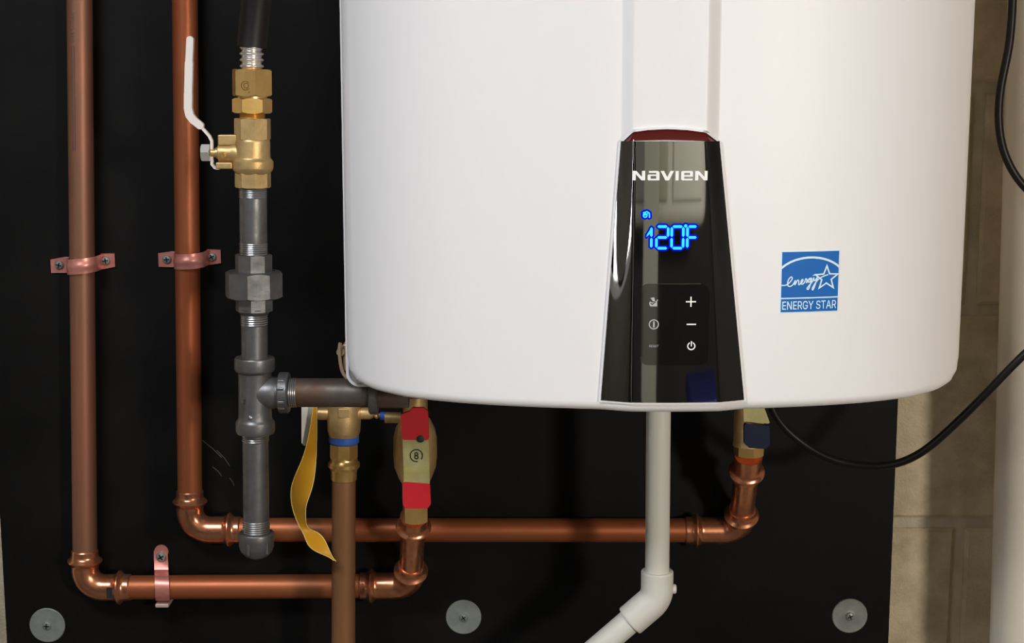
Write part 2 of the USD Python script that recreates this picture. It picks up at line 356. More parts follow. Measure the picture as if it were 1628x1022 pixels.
def on_pipe(px, py):
    ax = top + (cor - top) * ((top[2] - P(px, py, YC)[2]) / (top[2] - cor[2])); q_ = P(px, py, YC - TR * .8)
    dx = np.clip(q_[0] - ax[0], -.9 * TR, .9 * TR); return V(ax[0] + dx, ax[1] - math.sqrt(TR ** 2 - dx ** 2), q_[2])
for py in [22, 27, 32, 40, 45, 52, 56, 60, 66]:
    q_ = on_pipe(116.5, py); pm.append(bbox(q_ - V(.0011, .0003, .0008), q_ + V(.0011, .0003, .0008)))
for x_ in (115.2, 118.8):
    a_, b_ = on_pipe(x_, 74), on_pipe(x_ + 2.2, 240); pm.append(sweep(resample([a_, b_], .02), .00035, 6))
t.add('print_mark', pm, 'print_dark', label='faint dark printed line on the pipe')
# second line
t = T('copper_water_line', 'second copper pipe from the left, running along behind the drain pipe to the blue valve', 'copper pipe', (P(300, 842, YC)[0], 0, P(300, 842, YC)[2]))
top, cor = P(293.8, 0, YC), P(302.5, 842, YC); top = top + (top - cor) / (top[2] - cor[2]) * 0.35
cor2 = P(1176, 843, YC); up2 = P(1191, 716, -0.088)
t.add('pipe', sweep([top, along(top, cor, np.linalg.norm(cor - top) * .5), along(cor, top, .022)], TR, 40), 'copper_tube')
t.add('press_elbow', press_elbow(along(cor, top, .037), cor, along(cor, cor2, .046), .020), 'copper_fitting', label='shiny press elbow beside the capped gas pipe')
t.add('pipe', sweep([along(cor, cor2, .03), along(cor2, cor, .025)], TR, 40), 'copper_tube')
t.add('press_elbow', press_elbow(along(cor2, cor, .050), cor2, along(cor2, up2, .034), .017), 'copper_fitting', label='shaded press elbow under the blue valve')
t.add('pipe', sweep([along(cor2, up2, .02), along(up2, cor2, .01)], TR * .97, 40), 'copper_fitting')
t.add('press_coupling', sweep(resample([along(up2, cor2, .038), along(up2, cor2, .0055)], .0008), lambda s, L: TR + .0012 + .0036 * math.exp(-((s - .009) / .0024) ** 2), 36), 'copper_fitting')

# two-hole straps
def strap(px, py, lx, ly, rx, ry, lab):
    c = P(px, py, YC)
    a, bb = P(lx, ly, -.001), P(rx, ry, -.001)
    half = 12.8 * mpp(px, py, 0); R = TR + .0014
    t = T('pipe_strap', lab, 'pipe strap', (c[0], 0, (a[2] + bb[2]) / 2))
    ang = math.atan2(bb[2] - a[2], bb[0] - a[0])
    # profile across the pipe: tab, rise, half round over the pipe, tab (in local s, y)
    zc = (a[2] + bb[2]) / 2; xm = c[0]
    wl, wr = (a[0] - xm), (bb[0] - xm); e = .0078
    prof = [(wl - e, -.0008), (wl + e * .6, -.0008), (-R - .0022, -.0012), (-R - .0004, -.004)]
    prof += [(-R * math.cos(q), YC - R * math.sin(q)) for q in np.linspace(-.1, math.pi + .1, 26)]
    prof += [(R + .0004, -.004), (R + .0022, -.0012), (wr - e * .6, -.0008), (wr + e, -.0008)]
    n, th = len(prof), .0013; cols = []
    pr = np.array(prof); tg = np.gradient(pr, axis=0); tg /= np.linalg.norm(tg, axis=1, keepdims=True); nn = np.stack([tg[:, 1], -tg[:, 0]], 1)
    ws = np.linspace(-1, 1, 9); v = []
    for side in (1, 0):
        for i in range(n):
            tab = i < 2 or i > n - 3; ends = i in (0, n - 1)
            over = np.sin(np.clip((i - 3) / (n - 7), 0, 1) * math.pi)
            for w in ws:
                h = half * (0.84 if ends else 1.0)
                bulge = .0013 * math.exp(-(w / .45) ** 2) * (over > .25) * min(1, over * 1.2)
                q = pr[i] + nn[i] * (th * side + bulge)
                xs = q[0]; zs = w * h * (1.0 if tab else .93) + xs * math.tan(ang)
                v.append((xm + xs, q[1], zc + zs))
    v = np.array(v); m = len(ws); N = n * m; f = []
    for i in range(n - 1):
        for j in range(m - 1):
            p = i * m + j
            f += [(p, p + m, p + m + 1), (p, p + m + 1, p + 1), (N + p, N + p + m + 1, N + p + m), (N + p, N + p + 1, N + p + m + 1)]
        for j in (0, m - 1):
            p = i * m + j; q = [(p, N + p, N + p + m), (p, N + p + m, p + m)]
            f += q if j == 0 else [x[::-1] for x in q]
    for i in (0, n - 1):
        for j in range(m - 1):
            p = i * m + j; q = [(p, p + 1, N + p + 1), (p, N + p + 1, N + p)]
            f += q if i == 0 else [x[::-1] for x in q]
    tm = trimesh.Trimesh(v, f, process=False); trimesh.repair.fix_normals(tm)
    t.add('band', tm, 'copper_strap')
    for s, rot in ((a, .2), (bb, .6)): screw(t, (s[0], -.0022, s[2]), 7.0 * mpp(px, py, 0), rot + px)
strap(131.5, 421, 95, 421, 169, 414, 'copper two-hole strap holding the leftmost copper pipe')
strap(301.5, 413, 266, 412, 337.5, 408, 'copper two-hole strap holding the second copper pipe')
# one-hole strap over the lower horizontal pipe
c = P(257, 932, YC); s = P(257, 884, -.001); hw = 11.3 * mpp(257, 920, -.02)
t = T('pipe_hook', 'single copper strap screwed above the lower horizontal pipe and hooked under it', 'pipe strap', (c[0], 0, c[2]))
R = TR + .0010
prof = [(s[2] - c[2] + .005, -.0008), (s[2] - c[2] - .004, -.0010), (R * .95, -.006)] + [(R * math.cos(q), YC - R * math.sin(q)) for q in np.linspace(.35, math.pi - .1, 22)] + [(-R - .0004, -.009), (-R - .001, -.002)]
pr = np.array(prof); v, f = [], []
tg = np.gradient(pr, axis=0); tg /= np.linalg.norm(tg, axis=1, keepdims=True); nn = np.stack([-tg[:, 1], tg[:, 0]], 1)
if nn[0][1] > 0: nn = -nn
for k in (0, 1):
    for i in range(len(pr)):
        for w in (-1, 1):
            q = pr[i] + nn[i] * .0012 * k
            v.append((P(257.5, 930, q[1])[0] + w * hw, q[1], c[2] + q[0]))
n = len(pr); N = 2 * n
for i in range(n - 1):
    p = 2 * i
    f += [(p, p + 2, p + 3), (p, p + 3, p + 1), (N + p, N + p + 3, N + p + 2), (N + p, N + p + 1, N + p + 3), (p, N + p, N + p + 2), (p, N + p + 2, p + 2), (p + 1, p + 3, N + p + 3), (p + 1, N + p + 3, N + p + 1)]
f += [(0, 1, N + 1), (0, N + 1, N), (2 * n - 2, N + 2 * n - 2, N + 2 * n - 1), (2 * n - 2, N + 2 * n - 1, 2 * n - 1)]
tm = trimesh.Trimesh(np.array(v), f, process=False); trimesh.repair.fix_normals(tm)
cap = plate(Point(s[0], s[2] + .0045).buffer(hw), -.0006, .0012)
t.add('band', [tm, cap], 'copper_strap')
lip = P(259, 958, -.016)
t.add('bottom_tab', rbox(lip + V(-hw * .8, -.009, -.0018), lip + V(hw * 1.1, .012, .0018), .001), 'tab_pink', label='pale tab under the pipe')
screw(t, (s[0], -.0024, s[2]), 8.0 * mpp(257, 884, 0), .5)

# ------------------------------------------------------------------ gas line
YG = -0.16
mg = mpp(405, 400, YG)
def vert(specs, x_of, rot=0.0, n=36):
    """Profile (pixel row, half width in pixels) to a lathe about a plumb line."""
    prof = [((P(x_of(py), py, YG)), hw * mpp(x_of(py), py, YG)) for py, hw in specs]
    A = prof[0][0]; d = prof[-1][0] - A; d /= np.linalg.norm(d)
    return lathe(A, d, [(float((p - A) @ d), r) for p, r in prof], n, rot)
gx = lambda py: 400.3 + (py - 100) * 0.0098
def gnut(pa, pb, hw, n=6, rot=0.0, ch=.12):
    A, B = P(gx(pa), pa, YG), P(gx(pb), pb, YG)
    return nut(A, B - A, np.linalg.norm(B - A), hw * mg, n, rot, ch)
# flexible hose coming down from above
t = T('gas_hose', 'flexible gas tube in a black sleeve with a corrugated steel end above the brass fitting', 'gas hose', P(gx(110), 110, YG))
up = [P(gx(76), 76, YG), P(404.5, 30, YG), P(412, -40, YG - .004), P(420, -140, YG - .01), P(430, -330, YG - .005), P(430, -560, YG)]
t.add('black_sleeve', sweep(smooth_path(up), 23.5 * mg, 36), 'hose_black')
A, B = P(gx(66), 66, YG), P(gx(116), 116, YG); Lc = np.linalg.norm(B - A)
t.add('corrugated_tube', sweep(resample([A, B], .0005), lambda s, L: (17.0 + 2.0 * math.cos(s / L * 2 * math.pi * 5.1)) * mg, 40), 'stainless', smooth=True)
hn = t.add('hex_nut', gnut(110, 153, 32.5, 6, 0.19), 'brass', label='large brass nut')
fa = 0.19 + math.pi / 2 + math.pi / 6 - math.pi / 6 + math.pi / 6                        # middle of the left front facet
fn = V(math.cos(0.19 + math.pi / 2), -math.sin(0.19 + math.pi / 2), 0); ft = V(-fn[1], fn[0], 0)
fc = P(gx(136), 136, YG) + fn * 32.5 * mg * math.cos(math.pi / 6)
gp = unary_union([Point(0, 0).buffer(7.5).difference(Point(0, 0).buffer(6)).difference(sbox(1, -4, 9, 4)), Point(1, 0).buffer(4.4).difference(Point(1, 0).buffer(3)), sbox(4, -11, 7, -9.6)])
gm_ = trimesh.creation.extrude_polygon(gp.geoms[0], .4) if not hasattr(gp, 'geoms') else trimesh.util.concatenate([trimesh.creation.extrude_polygon(g_, .4) for g_ in gp.geoms])
gv = np.array(gm_.vertices) * mg
sgn = 1.0 if ft[0] > 0 else -1.0
t.add('stamp', trimesh.Trimesh(fc + gv[:, :1] * ft * sgn + gv[:, 1:2] * V(0, 0, 1) + gv[:, 2:] * fn, gm_.faces, process=False), 'brass_dark', hn, smooth=False, label='dark round stamped mark')
t.add('collar', vert([(151, 24), (158, 24)], gx), 'brass')
t.add('hex_nut', gnut(156, 180, 31, 6, 0.87), 'brass', label='short brass nut')
t.add('threaded_neck', vert([(179, 21)] + [(179.5 + i * 1.5, 21 - 1.3 * (i % 2)) for i in range(8)] + [(191, 21)], gx), 'brass')
# brass valve
t = T('gas_valve', 'brass gas valve with a white lever handle raised on its left', 'valve', P(gx(298), 298, YG))
gm = t.add('body', [gnut(188, 222, 28.5, 8, 0.5, .07), vert([(219, 25), (222, 27), (226, 28), (250, 28), (253, 30), (256, 32.5), (266, 32.5), (270, 31.5), (276, 27), (278, 24)], gx)], 'brass_cast')
t.add('end_nut', gnut(274, 298, 28.3, 8, 0.5, .07), 'brass_cast')
S = lambda px, py, dy=0: P(px, py, YG + dy)
t.add('stem_boss', [lathe(S(372, 243), (-1, 0, 0), [(-.004, 17 * mg), (1 * mg, 16.5 * mg), (4 * mg, 15 * mg), (23 * mg, 14.5 * mg), (24 * mg, 13.5 * mg), (24.5 * mg, 9 * mg), (28 * mg, 9 * mg), (28.2 * mg, 7 * mg), (36 * mg, 7 * mg)], 30),
                    rbox(S(351, 230, .006), S(376, 214, -.006), .001), rbox(S(349, 267, .008), S(369, 258, -.008), .001)], 'brass_cast')
t.add('pin', lathe(S(357, 246, 0) + V(0, -.003, 0), (0, -1, 0), [(0, 5.2 * mg), (.0045, 5.2 * mg), (.0055, 3.5 * mg)], 20), 'brass')
t.add('stem_nut', nut(S(334.5, 243), (-1, 0, 0), 13.5 * mg, 15 * mg, 6, 0.1), 'handle_steel', label='steel nut holding the lever')
lv = [(349, 267.5), (342, 266.5), (337.5, 261), (337, 252), (337, 224), (333, 216), (322, 203.5), (311, 193)]
pts = [(S(*q)[0], S(*q)[2]) for q in lv]
lever = t.add('lever', plate(LineString(pts).buffer(2.2 * mg, cap_style=2, join_style=1), YG + .002, .004), 'vinyl_white')
lv2 = [(318.5, 199.5), (308, 191), (302, 183), (299.5, 172), (299.7, 150), (301, 100), (302.7, 63)]
pts = [(S(*q)[0], S(*q)[2]) for q in lv2]
poly = unary_union([LineString(pts[i:i + 2]).buffer((5.9, 6.2, 6.4, 6.4, 6.1, 5.4)[i] * mg) for i in range(len(pts) - 1)]).simplify(.0001)
t.add('grip_sleeve', plate(poly, YG + .0025, .005), 'vinyl_white', lever, label='thick white plastic grip on the lever')
# lettering cast into the valve
# black iron pipe
t = T('gas_pipe', 'black iron gas pipe with a large union nut, a tee and a capped drip leg', 'gas pipe', P(gx(870), 870, YG))
t.add('nipple', vert([(296, 20.5), (300, 21.8), (404, 21.8)], gx), 'black_iron')
t.add('thread', vert([(298 + i * 1.4, 21.9 + .7 * (i % 2)) for i in range(13)], gx), 'iron_thread')
t.add('thread', vert([(386 + i * 1.6, 21.9 + .7 * (i % 2)) for i in range(12)], gx), 'iron_thread')
t.add('union_end', gnut(404, 444, 29.5, 8, .0, .08), 'black_iron')
t.add('union_nut', gnut(431, 473, 46, 8, .05, .10), 'black_iron', label='large eight-sided union nut')
t.add('union_end', [gnut(468, 494, 29.5, 8, .0, .03), vert([(490, 28), (501, 21)], gx)], 'black_iron')
t.add('nipple', vert([(495, 20.8), (572, 20.8)], gx), 'black_iron')
t.add('thread', vert([(500 + i * 1.7, 21 + .8 * (i % 2)) for i in range(11)], gx), 'iron_thread')
YB = 624.0; bc = S(gx(YB), YB)
branch = lathe(bc, (1, 0, 0), [(0, 25.2 * mg), (20 * mg, 26.5 * mg), (27 * mg, 27 * mg), (33 * mg, 25.4 * mg), (38 * mg, 25 * mg), (39 * mg, 31.5 * mg), (40.5 * mg, 33 * mg), (53.5 * mg, 33 * mg), (55 * mg, 31.5 * mg), (55 * mg, 23 * mg)], 40)
tee = t.add('tee', [vert([(568, 24), (568, 30.5), (570.5, 32), (586, 32), (590, 30), (592, 26.5), (600, 26), (650, 26), (664, 26.5), (668, 29), (671, 31), (684, 31), (688, 29.5), (688, 22)], gx), branch], 'black_iron')
ribs = [rbox(V(S(444.5, 600)[0], YG - 33.8 * mg * math.cos(q_), bc[2] + 33.4 * mg * math.sin(q_) - .0011), V(S(455, 600)[0], YG - 30 * mg * math.cos(q_), bc[2] + 33.4 * mg * math.sin(q_) + .0011), .0004) for q_ in (.75, .35, -.3, -.65)]
t.add('cast_mark', [plate(affinity.translate(affinity.scale(Polygon([(0, 0), (6, 0), (6, 1.5), (2, 1.5), (6, 5), (5, 8), (1, 8), (0, 6), (1.5, 6), (2, 6.8), (4.2, 6.6), (4.4, 5.4), (0, 1.6)]), .00045, .00045, origin=(0, 0)), *S(388, 634)[[0, 2]]), YG - 25.2 * mg, .0012),
                    lathe(S(402, 659, 0) + V(0, -25 * mg, 0), (0, -1, 0), [(0, 4 * mg), (.001, 3.5 * mg), (.0015, 1 * mg)], 14)], 'iron_thread', tee, label='raised casting mark')
t.add('collar_rib', ribs, 'iron_thread', tee, label='raised ribs on the side collar')
t.add('nipple', sweep([bc + V(50 * mg, 0, 0), bc + V(186 * mg, 0, 0)], 23.3 * mg, 36), 'iron_rusty', label='rust-tinged horizontal pipe into the heater')
t.add('thread', lathe(bc + V(55 * mg, 0, 0), (1, 0, 0), [(i * 1.6 * mg, (23.4 + .8 * (i % 2)) * mg) for i in range(9)], 36), 'iron_thread')
cp = S(588, 638)
t.add('coupling', lathe(V(S(587, YB)[0], YG, bc[2] - 6.5 * mg), (1, 0, 0), [(0, 27 * mg), (1.5 * mg, 29 * mg), (12 * mg, 29 * mg), (14 * mg, 27 * mg), (14.2 * mg, 22 * mg)], 36), 'black_iron')
t.add('nipple', sweep([V(S(601, YB)[0], YG, bc[2] - 8 * mg), V(S(650, YB)[0], YG, bc[2] - 8 * mg)], 17 * mg, 32), 'iron_rusty')
t.add('nipple', vert([(684, 20.5), (850, 20.5)], gx), 'black_iron', label='drip leg pipe')
t.add('thread', vert([(688 + i * 1.7, 20.7 + .8 * (i % 2)) for i in range(9)], gx), 'iron_thread')
t.add('thread', vert([(826 + i * 1.7, 20.7 + .8 * (i % 2)) for i in range(13)], gx), 'iron_thread')
t.add('end_cap', vert([(846, 22), (846, 27), (848, 28.5), (857, 28.8), (859, 27.6), (868, 27.5), (876, 24.5), (882, 19), (886, 11), (887.5, 3)], gx), 'black_iron', label='rounded iron cap')
ecp = P(gx(866), 866, YG)
t.add('cap_rib', [rbox(ecp + V(x_ * mg - .0012, -math.sqrt(27.5 ** 2 - x_ ** 2) * mg - .001, -.005), ecp + V(x_ * mg + .0012, -math.sqrt(27.5 ** 2 - x_ ** 2) * mg + .004, .005), .0005) for x_ in (-9, 20)], 'black_iron', label='short cast ribs on the cap')

# ------------------------------------------------------------------ water heater
YS, YF = -0.225, -0.31                                          # side edge and front crown of the cover
XL, XR = P(549.3, 500, YS)[0], P(1530.5, 500, YS)[0]
XC, W = (XL + XR) / 2, (XR - XL) / 2
def Yb(x):
    u = np.abs((np.asarray(x, float) - XC) / W)
    return YF + (YS - YF) * (0.62 * u ** 2 + 0.38 * u ** 7)
def on(px, py, off=0.0, fn=None):
    fn = fn or (lambda x, z: Yb(x)); p = P(px, py, YF)
    for _ in range(12): p = P(px, py, float(fn(p[0], p[2])) + off)
    return p
# ridge that carries the control panel: (pixel columns of outer and inner edges) at the panel's top and bottom
kt = [on(c, 224)[[0, 2]] for c in (987, 1006, 1121, 1143)]; kb = [on(c, 635)[[0, 2]] for c in (955, 1001, 1140, 1182)]
ZT, ZB = float(np.mean([k[1] for k in kt])), float(np.mean([k[1] for k in kb]))
HR = 0.0062
def edges(z):
    w = np.clip((ZT - np.asarray(z, float)) / (ZT - ZB), 0, 1.15)
    return [a[0] + (b_[0] - a[0]) * w for a, b_ in zip(kt, kb)]
def ridge(x, z):
    e = edges(z); x = np.asarray(x, float)
    a = np.clip((x - e[0]) / (e[1] - e[0]), 0, 1); b_ = np.clip((e[3] - x) / (e[3] - e[2]), 0, 1)
    s_ = lambda q: 0.75 * q + 0.25 * q * q * (3 - 2 * q)
    return HR * s_(np.minimum(a, b_))
Y = lambda x, z: Yb(x) - ridge(x, z)
left = [(551, 578), (552.3, 585), (555, 591), (563, 601.5), (572, 608.8), (580, 614), (589, 619), (601, 624.2), (617, 628.4), (634, 632.6), (681, 639), (715, 642.3), (760, 645.8), (830, 649.5), (900, 652.3), (980, 654.4)]
pts = [on(*q)[[0, 2]] for q in left]; half = [((XC - x) / W, z) for x, z in pts]
right = [(1525.5, 577), (1524.5, 590), (1521, 602), (1512.5, 611), (1495, 620.5), (1470, 627.5), (1428, 636.8), (1340, 645.6), (1200, 652)]
halfr = sorted((((x - XC) / W, z) for x, z in [on(*q)[[0, 2]] for q in right]), reverse=True)
us = np.r_[np.linspace(0, .8, 60), np.linspace(.81, .992, 60)]
hl, hr_ = np.array(sorted(half)), np.array(sorted(halfr))
zl = np.interp(us, hl[:, 0], hl[:, 1]); zr = np.interp(us, hr_[:, 0], hr_[:, 1]); zm = np.where(us < .97, (zl + zr) / 2, zl)
from scipy.ndimage import gaussian_filter1d
zm[:60] = gaussian_filter1d(zm[:60], 5, mode='nearest')
ZTOP = zm[0] + 0.70
zs = float(on(550, 574)[2])
prof = [(u, z) for u, z in zip(us, zm)] + [(.9965, zm[-1] + .0065), (1.0, zs + .004)]
prof = [p for p in prof]
ol = [(XC - W * u, z) for u, z in prof[::-1]] + [(XC + W * u, z) for u, z in prof[1:]]
zz = np.linspace(zs + .004, ZTOP, 50)[1:]
ring = np.array(ol + [(XC + W, z) for z in zz] + [(XC + W * (1 - q), ZTOP) for q in np.linspace(0, 2, 60)[1:-1]] + [(XC - W, z) for z in zz[::-1]])
tg = np.roll(ring, -1, 0) - np.roll(ring, 1, 0); tg /= np.linalg.norm(tg, axis=1, keepdims=True)
inw = np.stack([-tg[:, 1], tg[:, 0]], 1)
RR, rings = 0.007, []
for k in np.linspace(0, math.pi / 2, 8):
    q = ring + inw * RR * (1 - math.cos(k)); rings.append(np.stack([q[:, 0], Y(q[:, 0], q[:, 1]) + RR * (1 - math.sin(k)), q[:, 1]], 1))
inner = rings[-1][:, [0, 2]]
e0, eb = edges(ZT), edges(ZB - .006)
gxs = np.unique(np.r_[np.linspace(XC - W, XC + W, 110), np.linspace(eb[0] - .001, e0[1] + .002, 34), np.linspace(e0[2] - .002, eb[3] + .001, 34)])
gzs = np.r_[np.linspace(ring[:, 1].min(), ZT, 46), np.linspace(ZT, ZTOP, 30)[1:]]
G = np.array([(x, z) for x in gxs for z in gzs])
pin = Polygon(inner).buffer(-.0016)
from shapely import contains_xy
G = G[contains_xy(pin, G[:, 0], G[:, 1])]
A2 = np.vstack([inner, G]); tri = Delaunay(A2).simplices
cen = A2[tri].mean(1); tri = tri[contains_xy(Polygon(inner).buffer(1e-6), cen[:, 0], cen[:, 1])]
nr = len(ring)
v = [np.stack([ring[:, 0], np.full(nr, -0.20), ring[:, 1]], 1)] + rings
f = []
for k in range(len(v) - 1):
    for j in range(nr):
        i = (j + 1) % nr; p, q = k * nr, (k + 1) * nr
        f += [(p + j, p + i, q + i), (p + j, q + i, q + j)]
base = (len(v) - 1) * nr
G3 = np.stack([G[:, 0], Y(G[:, 0], G[:, 1]), G[:, 1]], 1)
f = np.array(f); tri = np.where(tri < nr, tri + base, tri - nr + len(v) * nr)
tm = trimesh.Trimesh(np.vstack(v + [G3]), np.vstack([f, tri]), process=False)
nf = tm.face_normals[len(f):]
if nf[:, 1].mean() > 0: tm.faces[len(f):] = tm.faces[len(f):, ::-1]
trimesh.repair.fix_normals(tm)
if tm.face_normals[len(f):][:, 1].mean() > 0: tm.invert()
t = T('water_heater', 'white wall-hung tankless water heater with a black control panel showing 120°F', 'water heater', (XC, 0, ring[:, 1].min()))
cover = t.add('front_cover', tm, 'white_enamel', smooth=40)
cl = P(549.5, 600, -.198); cb = P(575, 616.0, -.198); cr = XC + (XC - cl[0]) - .001
cpoly = sbox(cl[0], cb[2], cr, ZTOP - .004).buffer(-.011).buffer(.011, quad_segs=10)
t.add('case', plate(cpoly, -.0005, .1915), 'white_case')
t.add('case_lip', plate(cpoly.difference(cpoly.buffer(-.0022)), -.192, .0035), 'white_enamel')
t.add('seam', plate(cpoly.buffer(-.004), -.190, .012), 'seam_grey')
# latch on the left side
lx = cl[0]
lp = P(546, 570, -.17)
t.add('latch', [rbox((lx - .0045, -.176, P(546, 588, -.17)[2]), (lx + .001, -.160, P(546, 545, -.17)[2]), .0015), lathe((lx - .006, -.178, P(540, 557, -.17)[2]), (0, 1, 0), [(0, .0032), (.016, .0032)], 16)], 'latch_tan', label='small metal clasp on the left side')
t.add('latch_wire', sweep(smooth_path([P(541, 545, -.18), P(539.5, 558, -.18), P(541, 575, -.18), P(545, 592, -.18), P(552, 601, -.18)], .001), .0014, 10), 'latch_tan')
# control panel
PO = 0.0026
rows, colsn = 40, (14, 30, 14)
Yp = lambda x, z: Y(x, z) - PO
vv, nn_ = [], 0
for w in np.linspace(0, 1, rows + 1):
    z = ZT + (ZB - ZT) * w; e = [float(q) for q in edges(z)]
    xs = np.r_[np.linspace(e[0], e[1], colsn[0])[:-1], np.linspace(e[1], e[2], colsn[1]), np.linspace(e[2], e[3], colsn[2])[1:]]
    nn_ = len(xs); vv.append(np.stack([xs, Yp(xs, np.full_like(xs, z)), np.full_like(xs, z)], 1))
front = np.vstack(vv); N = len(front); back = front.copy(); back[:, 1] = Y(back[:, 0], back[:, 2]) + .0015
ff = []
for i in range(rows):
    for j in range(nn_ - 1):
        p = i * nn_ + j; ff += [(p, p + nn_, p + nn_ + 1), (p, p + nn_ + 1, p + 1), (N + p, N + p + nn_ + 1, N + p + nn_), (N + p, N + p + 1, N + p + nn_ + 1)]
    for j in (0, nn_ - 1):
        p = i * nn_ + j; ff += [(p, N + p, N + p + nn_), (p, N + p + nn_, p + nn_)]
for i in (0, rows):
    for j in range(nn_ - 1):
        p = i * nn_ + j; ff += [(p, p + 1, N + p + 1), (p, N + p + 1, N + p)]
tm = trimesh.Trimesh(np.vstack([front, back]), ff, process=False); trimesh.repair.fix_normals(tm)
panel = t.add('control_panel', tm, 'black_gloss', smooth=30, label='glossy black control panel with a blue temperature display')
# red top edge of the panel: a facet leaning back to the cover
ta = [(987, 227), (1005.5, 209.5), (1030, 206), (1060, 204.5), (1092, 206), (1122, 210), (1143, 226)]
tb = [(987, 228), (1006.5, 224), (1030, 223), (1060, 222.5), (1092, 223), (1121, 224), (1143, 227)]
def curve(a, n=48):
    a = np.array(a, float); L_ = np.r_[0, np.cumsum(np.linalg.norm(np.diff(a, axis=0), axis=1))]
    L_ = a[:, 0]; tt = np.linspace(L_[0], L_[-1], n); return np.stack([tt, np.interp(tt, L_, a[:, 1])], 1)
ca, cb_ = curve(ta), curve(tb)
va = np.array([on(*q, off=-.0004, fn=Y) for q in ca]); vb = np.array([on(*q, off=-PO - .0008, fn=Y) for q in cb_])
vb[:, 2] = np.minimum(vb[:, 2], va[:, 2]); vb[:, 1] = Yp(vb[:, 0], vb[:, 2])
va2, vb2 = va + V(0, .003, 0), vb + V(0, .004, 0); n = len(va)
vs = np.vstack([va, vb, va2, vb2]); ff = []
for j in range(n - 1):
    ff += [(j, n + j, n + j + 1), (j, n + j + 1, j + 1), (2 * n + j, 3 * n + j + 1, 3 * n + j), (2 * n + j, 2 * n + j + 1, 3 * n + j + 1), (j, j + 1, 2 * n + j + 1), (j, 2 * n + j + 1, 2 * n + j), (n + j, 3 * n + j + 1, n + j + 1), (n + j, 3 * n + j, 3 * n + j + 1)]
tm = trimesh.Trimesh(vs, ff, process=False); trimesh.repair.fix_normals(tm)
t.add('panel_top_edge', tm, 'red_trim', panel, smooth=25, label='dark red bevelled top edge of the panel')
# raised white rim round the panel
el, er = edges(ZT), edges(ZB)
outl = [tuple(q) for q in va[:, [0, 2]]] + [(float(er[3]), ZB), (float(er[0]), ZB)]
pp = Polygon(outl)
t.add('panel_rim', plate(pp.buffer(.0013, join_style=2).difference(pp.buffer(-.0003)), .0004, .0022, .006, Y), 'white_enamel', label='thin raised white rim round the panel')
# lettering
def strokes(lines, w, cap=2, join=2):
    return unary_union([LineString(l).buffer(w / 2, cap_style=cap, join_style=join) for l in lines])
def place(poly, px0, py0, px1, py1, w=100.0, h=100.0, fn=None):
    """Maps a drawing of size w x h (origin bottom left) to the patch between two pixels of the surface."""
    a, c_ = on(px0, py1, fn=fn or Yp), on(px1, py0, fn=fn or Yp)
    return affinity.affine_transform(poly, [(c_[0] - a[0]) / w, 0, 0, (c_[2] - a[2]) / h, a[0], a[2]])
W_ = 22.0
def N_(x):
    return unary_union([sbox(x, 0, x + 26, 100), sbox(x + 76, 0, x + 102, 100), Polygon([(x, 100), (x + 30, 100), (x + 102, 0), (x + 72, 0)])])
def A_(x):
    o = sbox(x + 6, 0, x + 96, 100).buffer(-6).buffer(6)
    return unary_union([sbox(x + 70, 0, x + 96, 88), sbox(x + 10, 80, x + 84, 100), Polygon([(x + 82, 100), (x + 96, 86), (x + 70, 80), (x + 70, 90)]), sbox(x + 8, 0, x + 74, 18), sbox(x, 8, x + 24, 54), sbox(x + 8, 46, x + 74, 62),
                       Point(x + 12, 12).buffer(12), Point(x + 12, 50).buffer(12)])
def V_(x):
    return Polygon([(x, 100), (x + 29, 100), (x + 55, 34), (x + 81, 100), (x + 110, 100), (x + 70, 0), (x + 40, 0)])
def E_(x):
    return unary_union([sbox(x, 14, x + 25, 86), sbox(x + 12, 80, x + 84, 100), sbox(x + 12, 0, x + 94, 18), sbox(x + 10, 40, x + 96, 56), sbox(x + 72, 44, x + 96, 86), Point(x + 14, 86).buffer(14), Point(x + 82, 86).buffer(14), Point(x + 14, 14).buffer(14)])
word = unary_union([N_(0), A_(122), V_(226), sbox(348, 0, 374, 100), E_(394), N_(508)])
logo = place(word, 1005.5, 271.5, 1125, 286.5, 610, 100)
t.add('brand_lettering', plate(logo, -.0001, .0005, .005, Yp), 'print_white', panel, smooth=False, label='white lettering above the display')
# blue display: 120 degrees F in seven-segment figures
segs = []
def seg(xa, ya, xb, yb, w=4.3):
    a, b_ = V(xa, ya), V(xb, yb); d = (b_ - a) / np.linalg.norm(b_ - a); n_ = V(-d[1], d[0]) * w / 2
    return Polygon([a, a + d * w * .5 + n_, b_ - d * w * .5 + n_, b_, b_ - d * w * .5 - n_, a + d * w * .5 - n_])
def digit(x, on_, w=18.5):
    h = 34.0; s_ = {'a': (x + 1, h, x + w - 1, h), 'g': (x + 1, h / 2, x + w - 1, h / 2), 'd': (x + 1, 0, x + w - 1, 0), 'f': (x, h / 2 + .6, x, h - .6), 'b': (x + w, h / 2 + .6, x + w, h - .6), 'e': (x, .6, x, h / 2 - .6), 'c': (x + w, .6, x + w, h / 2 - .6)}
    return [seg(*s_[k]) for k in on_]
shapes = [seg(35.3, 0.6, 35.3, 16.4), seg(35.3, 17.6, 35.3, 33), Polygon([(27.5, 17.5), (27.8, 21), (33.6, 30), (34.2, 24)])] + digit(43.4, 'abged') + digit(67.8, 'abcdef') + digit(93, 'afeg', 16)
shapes.append(Point(90.0, 35.0).buffer(2.6))
disp = unary_union(shapes)
a_, c_ = on(1000, 394, fn=Yp), on(1100, 360, fn=Yp)
disp = affinity.affine_transform(disp, [(c_[0] - a_[0]) / 100, 0, 0, (c_[2] - a_[2]) / 34, a_[0], a_[2]])
